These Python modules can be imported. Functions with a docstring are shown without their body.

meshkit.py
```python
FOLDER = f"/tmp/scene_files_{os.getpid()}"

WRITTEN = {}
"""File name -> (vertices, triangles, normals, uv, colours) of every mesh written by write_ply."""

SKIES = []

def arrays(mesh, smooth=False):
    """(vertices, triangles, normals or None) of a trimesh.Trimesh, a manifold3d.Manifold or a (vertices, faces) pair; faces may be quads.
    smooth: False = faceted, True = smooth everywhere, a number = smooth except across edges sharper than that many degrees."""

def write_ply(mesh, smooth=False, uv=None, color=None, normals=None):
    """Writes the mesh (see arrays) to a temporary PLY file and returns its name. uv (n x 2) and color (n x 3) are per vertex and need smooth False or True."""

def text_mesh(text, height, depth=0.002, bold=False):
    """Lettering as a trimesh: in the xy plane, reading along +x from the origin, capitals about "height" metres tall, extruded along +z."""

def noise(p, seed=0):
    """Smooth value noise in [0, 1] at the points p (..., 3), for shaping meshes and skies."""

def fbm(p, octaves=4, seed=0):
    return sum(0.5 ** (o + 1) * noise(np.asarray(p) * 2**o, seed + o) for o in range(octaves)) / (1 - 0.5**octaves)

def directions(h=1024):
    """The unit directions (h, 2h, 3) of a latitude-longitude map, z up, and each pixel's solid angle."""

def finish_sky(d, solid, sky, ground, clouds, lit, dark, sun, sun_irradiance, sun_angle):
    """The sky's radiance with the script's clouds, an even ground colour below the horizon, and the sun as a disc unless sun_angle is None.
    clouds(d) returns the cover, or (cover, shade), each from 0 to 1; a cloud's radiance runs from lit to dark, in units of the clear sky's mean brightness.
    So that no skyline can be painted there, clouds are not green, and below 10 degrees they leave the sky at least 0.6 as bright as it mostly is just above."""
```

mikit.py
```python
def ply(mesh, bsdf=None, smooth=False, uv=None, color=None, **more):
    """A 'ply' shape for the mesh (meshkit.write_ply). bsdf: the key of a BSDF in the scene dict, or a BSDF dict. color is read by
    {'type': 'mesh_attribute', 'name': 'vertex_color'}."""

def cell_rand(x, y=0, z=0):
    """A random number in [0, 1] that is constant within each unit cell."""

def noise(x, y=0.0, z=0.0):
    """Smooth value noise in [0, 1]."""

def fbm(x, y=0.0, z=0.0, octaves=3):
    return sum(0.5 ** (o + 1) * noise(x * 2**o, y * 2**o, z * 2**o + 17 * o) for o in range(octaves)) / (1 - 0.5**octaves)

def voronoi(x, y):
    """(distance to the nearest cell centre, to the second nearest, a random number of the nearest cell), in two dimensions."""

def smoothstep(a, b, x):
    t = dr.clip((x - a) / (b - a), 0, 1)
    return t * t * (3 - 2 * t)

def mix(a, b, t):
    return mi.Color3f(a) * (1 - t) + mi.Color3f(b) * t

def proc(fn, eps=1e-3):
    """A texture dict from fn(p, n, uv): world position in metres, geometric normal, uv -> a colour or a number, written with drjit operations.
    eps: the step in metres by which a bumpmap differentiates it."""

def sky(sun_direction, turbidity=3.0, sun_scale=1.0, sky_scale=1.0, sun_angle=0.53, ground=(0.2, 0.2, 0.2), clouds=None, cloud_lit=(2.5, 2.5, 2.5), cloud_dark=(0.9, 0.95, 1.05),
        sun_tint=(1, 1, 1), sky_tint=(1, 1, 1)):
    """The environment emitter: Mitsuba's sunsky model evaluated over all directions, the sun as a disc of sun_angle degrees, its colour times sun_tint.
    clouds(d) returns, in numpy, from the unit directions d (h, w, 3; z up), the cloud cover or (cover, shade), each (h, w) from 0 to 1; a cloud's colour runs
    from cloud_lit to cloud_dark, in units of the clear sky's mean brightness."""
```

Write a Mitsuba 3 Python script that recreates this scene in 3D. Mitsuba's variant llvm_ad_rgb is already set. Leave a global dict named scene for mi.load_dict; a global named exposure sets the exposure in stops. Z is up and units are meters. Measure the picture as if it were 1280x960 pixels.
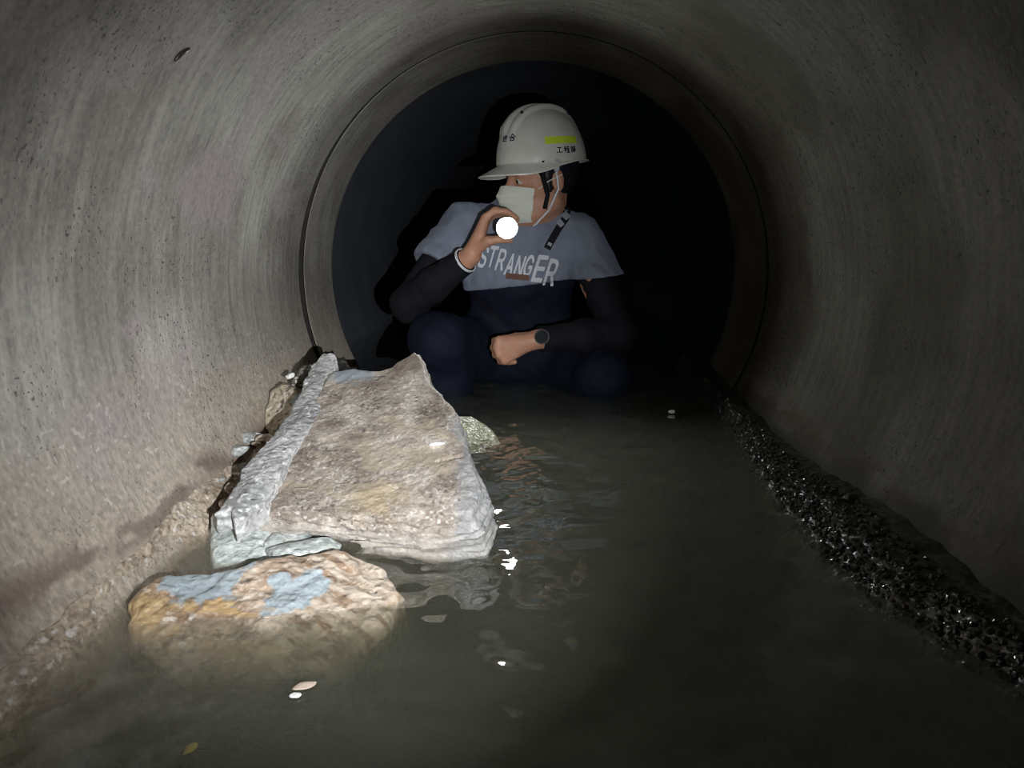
import math, random
import numpy as np, trimesh, mitsuba as mi, drjit as dr
import mikit, meshkit
from mikit import ply, proc, noise, fbm, voronoi, smoothstep, mix

T = mi.ScalarTransform4f
rng = np.random.default_rng(7)
scene, labels = {}, {}

# ------------------------------------------------------------------ camera, light, exposure
CAM, PITCH, YAW, FOCAL = np.array([-0.0166, 0.0, 0.7112]), 0.19174, -0.01905, 950.0
FWD = np.array([math.sin(YAW) * math.cos(PITCH), math.cos(YAW) * math.cos(PITCH), -math.sin(PITCH)])
scene['camera'] = {'type': 'perspective', 'fov': math.degrees(2 * math.atan(640 / FOCAL)), 'fov_axis': 'x', 'near_clip': 0.02, 'far_clip': 60.0,
                   'to_world': T().look_at(origin=CAM.tolist(), target=(CAM + FWD).tolist(), up=[0, 0, 1])}
exposure = 0.0
LAMP = [0.07, 0.02, 0.655]                    # the photographer's hand torch, right of and below the lens
def beam(target, power, cutoff, width, tint=(0.97, 1.0, 1.02)):
    return {'type': 'spot', 'to_world': T().look_at(origin=LAMP, target=target, up=[0, 0, 1]), 'cutoff_angle': cutoff, 'beam_width': width,
            'intensity': {'type': 'rgb', 'value': [power * t for t in tint]}}
scene['hand_torch_beam'] = beam([-0.28, 1.15, 0.515], 7.0, 28.0, 12.0)
scene['hand_torch_fill'] = beam([-0.62, 0.78, 0.55], 0.8, 56.0, 4.0)  # second spot turned off the beam axis, added to brighten the left wall
TORCH_RADIANCE = 350.0

WATER = 0.2794
AX, R = 0.6, 0.6                               # height of the pipe axis, bore radius

# ------------------------------------------------------------------ helpers
def put(key, mesh, bsdf, smooth=30, **more):
    scene[key] = ply(mesh, 'mat_' + bsdf if isinstance(bsdf, str) else bsdf, smooth, **more)
    return key
def tag(key, label=None, category=None, group=None, kind=None):
    labels[key] = {k: v for k, v in (('label', label), ('category', category), ('group', group), ('kind', kind)) if v}
def unit(v):
    v = np.asarray(v, float)
    return v / np.linalg.norm(v)
def grid_faces(n, m, wrap=False):
    i, j = np.meshgrid(np.arange(n - 1), np.arange(m if wrap else m - 1), indexing='ij')
    k = (j + 1) % m
    a, b, c, d = i * m + j, (i + 1) * m + j, (i + 1) * m + k, i * m + k
    return np.vstack([np.stack([a, b, c], -1).reshape(-1, 3), np.stack([a, c, d], -1).reshape(-1, 3)])
def outward(v, f):
    m = trimesh.Trimesh(v, f, process=False)
    if m.volume < 0:
        m.invert()
    return m
def tube(pts, rad, sides=8, squash=None):
    p = np.asarray(pts, float)
    rad = np.broadcast_to(rad, (len(p),)).astype(float)
    t = np.gradient(p, axis=0)
    t /= np.linalg.norm(t, axis=1, keepdims=True) + 1e-12
    a = np.cross(t, [0.31, 0.52, 0.79]); a /= np.linalg.norm(a, axis=1, keepdims=True)
    b = np.cross(t, a)
    g = np.arange(sides) * 2 * np.pi / sides
    v = p[:, None] + rad[:, None, None] * (np.cos(g)[None, :, None] * a[:, None] + np.sin(g)[None, :, None] * b[:, None])
    v = np.vstack([v.reshape(-1, 3), p[:1], p[-1:]])
    n = len(p)
    f = grid_faces(n, sides, True)
    j = np.arange(sides); k = (j + 1) % sides
    f = np.vstack([f, np.stack([j * 0 + n * sides, j, k], -1), np.stack([j * 0 + n * sides + 1, (n - 1) * sides + k, (n - 1) * sides + j], -1)])
    return outward(v, f)
def resample(pts, step):
    p = np.asarray(pts, float)
    s = np.r_[0, np.cumsum(np.linalg.norm(np.diff(p, axis=0), axis=1))]
    q = np.linspace(0, s[-1], max(2, int(s[-1] / step) + 1))
    return np.stack([np.interp(q, s, p[:, k]) for k in range(p.shape[1])], -1)
def lathe(profile, origin, axis, sides=40):
    """profile: (along, radius) pairs; a closed solid when its ends have radius 0"""
    ax = unit(axis)
    a = unit(np.cross(ax, [0.2, 0.3, 0.9])); b = np.cross(ax, a)
    g = np.arange(sides) * 2 * np.pi / sides
    pr = np.asarray(profile, float)
    v = np.asarray(origin, float) + pr[:, 0, None, None] * ax + pr[:, 1, None, None] * (np.cos(g)[None, :, None] * a + np.sin(g)[None, :, None] * b)
    return outward(v.reshape(-1, 3), grid_faces(len(pr), sides, True))

_C = np.array([[x, y, z] for x in (0, 1) for y in (0, 1) for z in (0, 1)])
_E = [(a, b) for a in range(8) for b in range(a + 1, 8) if np.abs(_C[a] - _C[b]).sum() == 1]
def surface_nets(D, origin, h):
    S = D < 0
    cnt = sum(S[c[0]:S.shape[0] - 1 + c[0], c[1]:S.shape[1] - 1 + c[1], c[2]:S.shape[2] - 1 + c[2]].astype(np.int8) for c in _C)
    cell = np.argwhere((cnt > 0) & (cnt < 8))
    idx = np.full(cnt.shape, -1, np.int32)
    idx[tuple(cell.T)] = np.arange(len(cell))
    val = np.stack([D[tuple((cell + c).T)] for c in _C], 1).astype(float)
    acc, num = np.zeros((len(cell), 3)), np.zeros(len(cell))
    for a, b in _E:
        cross = (val[:, a] < 0) != (val[:, b] < 0)
        t = np.where(cross, val[:, a] / np.where(cross, val[:, a] - val[:, b], 1), 0)
        acc += np.where(cross[:, None], _C[a] + t[:, None] * (_C[b] - _C[a]), 0)
        num += cross
    v = np.asarray(origin) + h * (cell + acc / num[:, None])
    quads = []
    for ax in range(3):
        o1, o2 = [(1, 2), (2, 0), (0, 1)][ax]
        sl0 = [slice(None)] * 3; sl1 = [slice(None)] * 3
        sl0[ax], sl1[ax] = slice(0, -1), slice(1, None)
        e = np.argwhere(S[tuple(sl0)] != S[tuple(sl1)])
        e = e[(e[:, o1] > 0) & (e[:, o2] > 0) & (e[:, o1] < idx.shape[o1]) & (e[:, o2] < idx.shape[o2])]
        inside = S[tuple(e.T)]
        d1, d2 = np.eye(3, dtype=int)[o1], np.eye(3, dtype=int)[o2]
        q = np.stack([idx[tuple((e - d1 - d2).T)], idx[tuple((e - d2).T)], idx[tuple(e.T)], idx[tuple((e - d1).T)]], 1)
        quads.append(np.where(inside[:, None], q, q[:, ::-1]))
    q = np.vstack(quads)
    q = q[(q >= 0).all(1)]
    return trimesh.Trimesh(v, np.vstack([q[:, [0, 1, 2]], q[:, [0, 2, 3]]]), process=False)

class Field:
    """a signed distance grid; every primitive is joined smoothly to what is there"""
    def __init__(self, lo, hi, h):
        self.lo, self.h = np.asarray(lo, float), h
        self.n = np.ceil((np.asarray(hi) - self.lo) / h).astype(int) + 1
        self.D = np.full(self.n, 1.0, np.float32)
    def box(self, lo, hi):
        a = np.clip(np.floor((np.asarray(lo) - self.lo) / self.h).astype(int), 0, self.n)
        b = np.clip(np.ceil((np.asarray(hi) - self.lo) / self.h).astype(int) + 1, 0, self.n)
        sl = tuple(slice(x, y) for x, y in zip(a, b))
        ax = [(self.lo[k] + self.h * np.arange(a[k], b[k])).astype(np.float32) for k in range(3)]
        return sl, np.stack(np.meshgrid(*ax, indexing='ij'), -1)
    def join(self, sl, d, k):
        a = self.D[sl]
        if k > 0:
            hh = np.maximum(k - np.abs(a - d), 0) / k
            self.D[sl] = np.minimum(a, d) - hh * hh * k / 4
        else:
            self.D[sl] = np.minimum(a, d)
    def cap(self, p, q, ra, rb=None, k=0.02):
        rb = ra if rb is None else rb
        p, q = np.asarray(p, float), np.asarray(q, float)
        m = max(ra, rb) + k + 0.02
        sl, P = self.box(np.minimum(p, q) - m, np.maximum(p, q) + m)
        d = q - p
        t = np.clip((P - p) @ d / max(d @ d, 1e-9), 0, 1)
        self.join(sl, np.linalg.norm(P - p - t[..., None] * d, axis=-1) - (ra + t * (rb - ra)), k)
        return self
    def chain(self, pts, rad, k=0.01):
        for i in range(len(pts) - 1):
            self.cap(pts[i], pts[i + 1], rad[i], rad[i + 1], k)
        return self
    def _ell(self, c, r, F):
        c, r = np.asarray(c, float), np.asarray(r, float)
        m = r.max() + 0.05
        sl, P = self.box(c - m, c + m)
        L = (P - c) @ np.asarray(F, float).T
        a = np.linalg.norm(L / r, axis=-1); b = np.linalg.norm(L / r**2, axis=-1)
        return sl, a * (a - 1) / np.maximum(b, 1e-6)
    def ell(self, c, r, F=np.eye(3), k=0.03):
        self.join(*self._ell(c, r, F), k)
        return self
    def dent(self, c, r, F=np.eye(3)):
        sl, d = self._ell(c, r, F)
        self.D[sl] = np.maximum(self.D[sl], -d)
        return self
    def all(self):
        return np.stack(np.meshgrid(*[self.lo[k] + self.h * np.arange(self.n[k]) for k in range(3)], indexing='ij'), -1)
    def cut(self, point, normal):
        """removes what lies on the normal's side of the plane"""
        ax = [self.lo[k] + self.h * np.arange(self.n[k]) for k in range(3)]
        n = unit(normal)
        d = (ax[0][:, None, None] - point[0]) * n[0] + (ax[1][None, :, None] - point[1]) * n[1] + (ax[2][None, None, :] - point[2]) * n[2]
        self.D = np.maximum(self.D, d.astype(np.float32))
        return self
    def wrinkle(self, amp, freq, seed=0, stretch=(1, 1, 1)):
        w = np.argwhere(np.abs(self.D) < amp * 3 + 2 * self.h)
        P = self.lo + self.h * w
        self.D[tuple(w.T)] += (amp * 2 * (meshkit.fbm(P * freq * np.asarray(stretch), 3, seed) - 0.5)).astype(np.float32)
        return self
    def mesh(self, smooth=0):
        m = surface_nets(self.D, self.lo, self.h)
        v, e = np.array(m.vertices), m.edges_unique
        for _ in range(smooth):                               # each vertex half-way to the mean of its neighbours
            acc, num = np.zeros_like(v), np.zeros(len(v))
            for a, b in ((0, 1), (1, 0)):
                np.add.at(acc, e[:, a], v[e[:, b]]); np.add.at(num, e[:, a], 1)
            v = 0.5 * v + 0.5 * acc / np.maximum(num, 1)[:, None]
        return trimesh.Trimesh(v, m.faces, process=False)

def slab_mesh(frame, poly, thick, h=0.003, rough=0.004, freq=22, strata=0.0, flare=0.0, crown=0.0, seed=0, rnd=0.008, cracks=(), dents=()):
    """a broken slab: outline in its top plane, thickness downward, uneven all over, its sides layered"""
    O, e1, n = (np.asarray(x, float) for x in frame)
    e1, n = unit(e1), unit(n); e2 = np.cross(n, e1)
    poly = np.asarray(poly, float)
    pad = 0.03 + abs(flare) * thick
    lo = np.r_[poly.min(0) - pad, -thick - 0.025]; hi = np.r_[poly.max(0) + pad, 0.03 + crown]
    F = Field(lo, hi, h)
    us, vs = (F.lo[k] + h * np.arange(F.n[k]) for k in (0, 1))
    U = np.stack(np.meshgrid(us, vs, indexing='ij'), -1)
    warp = 0.012 * (np.stack([meshkit.fbm(np.concatenate([U * 18, U[..., :1] * 0 + s], -1), 3, seed + s) for s in (3, 5)], -1) - 0.5)
    U = U + warp
    d2, ins = np.full(U.shape[:2], 9.0), np.zeros(U.shape[:2], bool)
    for a, b in zip(poly, np.roll(poly, -1, 0)):
        t = np.clip((U - a) @ (b - a) / max((b - a) @ (b - a), 1e-12), 0, 1)
        d2 = np.minimum(d2, np.linalg.norm(U - a - t[..., None] * (b - a), axis=-1))
        with np.errstate(divide='ignore', invalid='ignore'):
            ins ^= ((a[1] > U[..., 1]) != (b[1] > U[..., 1])) & (U[..., 0] < (b[0] - a[0]) * (U[..., 1] - a[1]) / (b[1] - a[1]) + a[0])
    d2 = np.where(ins, -d2, d2)[..., None]
    w = (F.lo[2] + h * np.arange(F.n[2]))[None, None, :]
    lift = crown * (1 - np.exp(np.minimum(d2, 0) / 0.05))
    dd = d2 + flare * w
    dw = np.maximum(w - lift, -w - thick)
    x, y = dd + rnd, dw + rnd
    F.D = (np.sqrt(np.maximum(x, 0)**2 + np.maximum(y, 0)**2) + np.minimum(np.maximum(x, y), 0) - rnd).astype(np.float32)
    near = np.argwhere(np.abs(F.D) < 0.02)
    P = F.lo + h * near
    D = F.D[tuple(near.T)].astype(float)
    D += rough * 2 * (meshkit.fbm(P * freq, 4, seed) - 0.5) + rough * 0.5 * (meshkit.noise(P * freq * 6, seed + 9) - 0.5)
    if strata:
        side = np.clip((np.broadcast_to(dd, F.D.shape)[tuple(near.T)] + 0.02) / 0.02, 0, 1)
        z_ = P[:, 2] * 62 + 1.6 * meshkit.noise(P * 11, 4)
        lay = 0.6 * meshkit.noise(np.stack([P[:, 0] * 4, P[:, 1] * 4, z_], -1), seed + 2) + 0.4 * meshkit.noise(np.stack([P[:, 0] * 9, P[:, 1] * 9, z_ * 2.7], -1), seed + 4)
        D += side * strata * 2 * (lay - 0.5)
    for (pts, depth, width) in cracks:                       # open cracks along polylines in the top plane: (u, v, w) points
        c = resample(pts, 0.006)
        dist = np.min(np.linalg.norm(P[:, None, :] - (c + 0.004 * (meshkit.noise(c * 60, 2) - 0.5)[:, None])[None], axis=-1), axis=1)
        D = np.maximum(D, width - dist)
    for c, r in dents:                                       # hollows broken out of it
        D = np.maximum(D, (1 - np.linalg.norm((P - np.asarray(c)) / np.asarray(r), axis=-1)) * min(r))
    F.D[tuple(near.T)] = D
    m = surface_nets(F.D, F.lo, h)
    parts = trimesh.graph.connected_components(m.face_adjacency, nodes=np.arange(len(m.faces)), min_len=200)
    m = trimesh.Trimesh(m.vertices, m.faces[np.concatenate([p for p in parts])], process=False); m.remove_unreferenced_vertices()
    m.vertices = O + m.vertices @ np.stack([e1, e2, n])
    return m

def pebble(center, size, seed, axes=None, sub=3, rough=0.35):
    m = trimesh.creation.icosphere(subdivisions=sub)
    v = np.array(m.vertices)
    # facets: cut by a few random planes, then uneven
    r = np.random.default_rng(seed)
    for _ in range(7):
        n = unit(r.normal(size=3)); o = r.uniform(0.55, 0.85)
        v -= np.maximum(v @ n - o, 0)[:, None] * n * 0.85
    v *= (1 + rough * (meshkit.fbm(v * 2.2 + seed * 3.1, 3, seed) - 0.5))[:, None]
    v *= np.asarray(size)
    if axes is not None:
        v = v @ np.asarray(axes)
    return trimesh.Trimesh(v + np.asarray(center), m.faces, process=False)
def spin(z, tilt=0, roll=0):
    return trimesh.transformations.euler_matrix(tilt, roll, z)[:3, :3].T

# ------------------------------------------------------------------ materials
def rough(key, color, roughness=0.6, specular=0.4, bump=None, scale=1.0, eps=1e-3, twosided=True, **more):
    b = {'type': 'principled', 'base_color': proc(color) if callable(color) else {'type': 'rgb', 'value': list(color)},
         'roughness': proc(roughness) if callable(roughness) else roughness, 'specular': specular, **more}
    if bump is not None:
        b = {'type': 'bumpmap', 'arbitrary': proc(bump, eps), 'scale': scale, 'bsdf': b}
    scene['mat_' + key] = {'type': 'twosided', 'bsdf': b} if twosided else b

def concrete_color(p, n, uv):
    x, y, z = p.x, p.y, p.z
    ang = dr.atan2(x, z - AX)                                   # 0 at the crown, negative on the left wall
    s = ang * 0.6
    big = fbm(s * 5, y * 5, 3.0, octaves=4)
    streak = fbm(s * 9, y * 90, 1.0, octaves=3)                 # brush marks run round the bore
    fine = fbm(s * 150, y * 210, 5.0, octaves=3)
    pits = smoothstep(0.82, 0.90, noise(s * 210, y * 330, 2.0)) * smoothstep(0.35, 0.7, fbm(s * 7, y * 7, 9.0))
    c = mix((0.215, 0.20, 0.175), (0.31, 0.295, 0.265), smoothstep(0.3, 0.7, big))
    c = c * (0.46 + 0.60 * streak + 0.46 * fine)
    low = smoothstep(0.62, 0.30, z + 0.10 * (fbm(s * 3, y * 6, 7.0) - 0.5))
    left = smoothstep(0.0, -0.3, x)
    c = mix(c, mi.Color3f(0.52, 0.44, 0.36) * (0.55 + 0.7 * fine), low * left * 0.85)       # tan silt film above the water on the left
    c = mix(c, mi.Color3f(0.33, 0.275, 0.28) * (0.7 + 0.5 * fine), left * smoothstep(0.50, 0.68, fbm(s * 8 + 3, y * 5, 12.0)) * smoothstep(0.34, 0.46, z + 0.25 * (1.0 - y)) * 0.6)
    lime = smoothstep(0.84, 0.93, noise(s * 130, y * 150, 21.0)) * smoothstep(0.60, 0.42, z) * left
    c = mix(c, (0.62, 0.58, 0.54), lime * 0.5)
    tide = smoothstep(0.035, 0.0, dr.abs(z - 0.335 - 0.05 * (fbm(y * 7, 4.0, 2.0) - 0.5))) * smoothstep(0.35, 0.6, fbm(y * 14, z * 40, 8.0))
    c = mix(c, (0.17, 0.12, 0.10), tide * 0.75)                 # dark tide mark
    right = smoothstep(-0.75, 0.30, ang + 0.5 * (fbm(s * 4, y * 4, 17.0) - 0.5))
    grime_and_dimness = right * (0.62 + 0.38 * smoothstep(0.35, 0.65, fbm(s * 4 + 1, y * 4, 30.0)))
    c = mix(c, mi.Color3f(0.066, 0.058, 0.036) * (0.5 + 0.5 * big + 0.5 * fine), grime_and_dimness * 0.85)             # brown-green dirt, deepened to paint in the dimness of right wall and crown
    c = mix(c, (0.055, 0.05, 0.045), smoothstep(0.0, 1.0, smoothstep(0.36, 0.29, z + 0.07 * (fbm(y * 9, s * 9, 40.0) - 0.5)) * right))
    c = mix(c, mi.Color3f(0.16, 0.13, 0.095) * (0.7 + 0.6 * fine), smoothstep(0.24, 0.15, z))   # silt on the bed
    return c * (1 - 0.6 * pits)
def concrete_bump(p, n, uv):
    s = dr.atan2(p.x, p.z - AX) * 0.6
    return 0.6 * fbm(s * 60, p.y * 130, 1.0, octaves=3) + 0.5 * fbm(s * 14, p.y * 22, 6.0) - 0.4 * smoothstep(0.82, 0.90, noise(s * 210, p.y * 330, 2.0))
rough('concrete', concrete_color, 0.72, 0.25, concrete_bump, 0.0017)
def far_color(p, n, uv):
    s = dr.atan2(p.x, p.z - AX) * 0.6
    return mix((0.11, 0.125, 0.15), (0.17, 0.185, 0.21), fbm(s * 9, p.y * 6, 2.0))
rough('blue_lifted_concrete', far_color, 0.6, 0.3)  # bluish tone painted in to lift the unlit depth off black
rough('joint_mortar', (0.028, 0.025, 0.022), 0.85, 0.2)

def stone_material(key, lo, hi, spots=(0.10, 0.08, 0.07), pale=(0.78, 0.75, 0.71), pale_amt=0.6, streak=None, patch=None, roughness=0.55, bump=0.004, grain=1.0, f=1.0, spec=0.45, direction=(1, 1, 1), dark=0.8, **more):
    def color(p, n, uv):
        x, y, z = p.x * direction[0], p.y * direction[1], p.z * direction[2]
        c = mix(lo, hi, smoothstep(0.30, 0.70, fbm(x * 16 * f, y * 16 * f, z * 16 * f, octaves=4)))
        c = c * (0.50 + 1.0 * fbm(x * 190 * f, y * 190 * f, z * 190 * f, octaves=3))
        c = mix(c, pale, smoothstep(0.58, 0.74, fbm(x * 120 * f + 5, y * 120 * f, z * 120 * f, octaves=3)) * pale_amt)
        c = mix(c, spots, smoothstep(0.54, 0.70, fbm(x * 130 * f, y * 130 * f + 9, z * 130 * f, octaves=3)) * smoothstep(0.35, 0.6, fbm(x * 22, y * 22 + 4, z * 22)) * dark)
        if streak:
            g = fbm(p.x * 9 + p.z * 12, p.y * 9, p.z * 70 + 2.5 * fbm(p.x * 12, p.y * 12, 3.0), octaves=3)
            c = mix(c, streak, smoothstep(0.55, 0.72, g) * 0.7)
        if patch:
            c = patch(c, p)
        return c
    def relief(p, n, uv):
        return fbm(p.x * 130 * f * grain, p.y * 130 * f * grain, p.z * 130 * f * grain, octaves=3) + 0.8 / grain * fbm(p.x * 40 * f + 3, p.y * 40 * f, p.z * 40 * f, octaves=2)
    rough(key, color, roughness, spec, relief, bump, **more)

def near(p, c, r, soft=0.5, f=40.0, amt=1.3):
    d = dr.sqrt(dr.square(p.x - c[0]) + dr.square(p.y - c[1]) + dr.square(p.z - c[2])) / r
    return smoothstep(1.0, 1.0 - soft, d + amt * (fbm(p.x * f, p.y * f, p.z * f) - 0.5))
def big_patch(c, p):
    c = mix(c, mi.Color3f(0.32, 0.38, 0.43), near(p, (-0.325, 1.37, 0.475), 0.07) * 0.8)     # blue-grey clay by the top edge
    c = mix(c, mi.Color3f(0.25, 0.275, 0.30), smoothstep(0.025, 0.0, -0.098 + 0.05 * (fbm(p.y * 22, p.z * 22, 2.0) - 0.5) - p.x - 0.16 * dr.maximum(p.y - 1.08, 0)) * 0.6)
    c = mix(c, mi.Color3f(0.17, 0.13, 0.10), near(p, (-0.23, 1.385, 0.49), 0.09) * 0.7)       # dark brown peak
    c = mix(c, mi.Color3f(0.56, 0.42, 0.22), near(p, (-0.22, 1.02, 0.345), 0.06, 0.8) * 0.35)
    return mix(c, mi.Color3f(0.44, 0.41, 0.38), smoothstep(0.325, 0.305, p.z + 0.01 * fbm(p.x * 30, p.z * 30, 1.0)) * 0.5)
stone_material('slab_stone', (0.25, 0.205, 0.17), (0.50, 0.44, 0.38), streak=(0.44, 0.37, 0.28), patch=big_patch, bump=0.0026, grain=1.4, dark=0.75, pale_amt=0.4, f=1.5)
stone_material('grey_bar_stone', (0.30, 0.30, 0.30), (0.54, 0.535, 0.525), spots=(0.24, 0.23, 0.23), pale=(0.86, 0.86, 0.85), roughness=0.42, bump=0.006, dark=0.6)
stone_material('pale_green_stone', (0.33, 0.375, 0.365), (0.56, 0.60, 0.575), spots=(0.30, 0.33, 0.32), pale=(0.88, 0.90, 0.88), roughness=0.5, bump=0.005, dark=0.5)
def front_patch(c, p):
    flow = fbm((p.x * 0.5 + p.y) * 110, (p.x - 0.5 * p.y) * 20, p.z * 30, octaves=3)          # tan strands run across its right half
    c = mix(c, mi.Color3f(0.62, 0.53, 0.43) * (0.75 + 0.5 * flow), smoothstep(-0.34, -0.28, p.x) * smoothstep(0.35, 0.6, flow) * 0.8)
    c = mix(c, mi.Color3f(0.36, 0.44, 0.49), near(p, (-0.405, 0.865, 0.305), 0.058, 0.25, 50.0, 1.6) * 0.85)
    c = mix(c, mi.Color3f(0.36, 0.44, 0.49), near(p, (-0.29, 0.845, 0.295), 0.040, 0.25, 50.0, 1.6) * 0.85)
    return mix(c, mi.Color3f(0.62, 0.44, 0.22), near(p, (-0.455, 0.80, 0.275), 0.05, 0.5) * 0.75)
stone_material('ochre_stone', (0.32, 0.215, 0.145), (0.60, 0.49, 0.385), pale=(0.80, 0.74, 0.66), streak=(0.62, 0.42, 0.20), patch=front_patch, roughness=0.5, bump=0.006, dark=0.45)
def lean_patch(c, p):
    return mix(c, mi.Color3f(0.33, 0.44, 0.47), near(p, (-0.455, 1.46, 0.40), 0.028, 0.4))
stone_material('cream_stone', (0.52, 0.45, 0.34), (0.72, 0.65, 0.53), spots=(0.10, 0.085, 0.07), patch=lean_patch, f=0.75, dark=0.95)
stone_material('grey_stone', (0.24, 0.26, 0.25), (0.38, 0.40, 0.385), roughness=0.5)
stone_material('dark_stone', (0.10, 0.095, 0.085), (0.20, 0.17, 0.145), roughness=0.45)
stone_material('brown_stone', (0.26, 0.20, 0.15), (0.46, 0.38, 0.30), roughness=0.5)
stone_material('wet_dark_stone', (0.02, 0.02, 0.018), (0.05, 0.048, 0.043), pale=(0.10, 0.10, 0.095), roughness=0.16, spec=1.0, bump=0.0012, clearcoat=1.0, clearcoat_gloss=0.85)
stone_material('olive_stone', (0.26, 0.26, 0.17), (0.42, 0.41, 0.29), roughness=0.3, spec=0.6)
stone_material('silt', (0.36, 0.285, 0.215), (0.56, 0.47, 0.375), spots=(0.17, 0.12, 0.09), roughness=0.5, bump=0.006, dark=0.6)
stone_material('bank_mud', (0.022, 0.022, 0.018), (0.055, 0.052, 0.042), pale=(0.07, 0.07, 0.065), roughness=0.2, spec=1.0, bump=0.003, clearcoat=1.0, clearcoat_gloss=0.85)
rough('white_chip', (0.86, 0.85, 0.82), 0.4)
rough('pale_leaf', (0.62, 0.50, 0.40), 0.5)
rough('yellow_leaf', (0.55, 0.45, 0.08), 0.5)
rough('slug_skin', (0.03, 0.026, 0.018), 0.35, 0.6)
def skin_color(p, n, uv):
    return mix((0.44, 0.215, 0.135), (0.55, 0.29, 0.19), fbm(p.x * 60, p.y * 60, p.z * 60))
rough('skin', skin_color, 0.5, 0.35)
def weave(p, n, uv):
    return fbm(p.x * 300, p.y * 300, p.z * 300, octaves=2)
def shirt_color(p, n, uv):
    return mi.Color3f(0.20, 0.225, 0.285) * (0.85 + 0.3 * fbm(p.x * 25, p.y * 25, p.z * 25))
def folds(p, n, uv):
    return fbm(p.x * 22 + 4 * noise(p.x * 6, p.z * 6, p.y * 6), p.y * 16, p.z * 9, octaves=3) + 0.03 * weave(p, n, uv)
rough('shirt_cloth', shirt_color, 0.85, 0.15, folds, 0.014)
rough('black_cloth', (0.011, 0.011, 0.015), 0.8, 0.2, folds, 0.01)
rough('wader_cloth', (0.008, 0.011, 0.022), 0.75, 0.15, folds, 0.012)
rough('white_print', (0.66, 0.68, 0.72), 0.7)
rough('brown_print', (0.15, 0.075, 0.055), 0.7)
def helmet_color(p, n, uv):
    return mix((0.60, 0.61, 0.54), (0.70, 0.71, 0.64), fbm(p.x * 30, p.y * 30, p.z * 30))
rough('helmet_plastic', helmet_color, 0.28, 0.5)
rough('sticker_yellow', (0.66, 0.86, 0.06), 0.35)
rough('ink', (0.02, 0.025, 0.06), 0.5)
rough('mask_cloth', (0.74, 0.76, 0.66), 0.85, 0.1)
rough('white_cord', (0.68, 0.69, 0.72), 0.6)
rough('grey_plastic', (0.30, 0.32, 0.36), 0.4)
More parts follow.
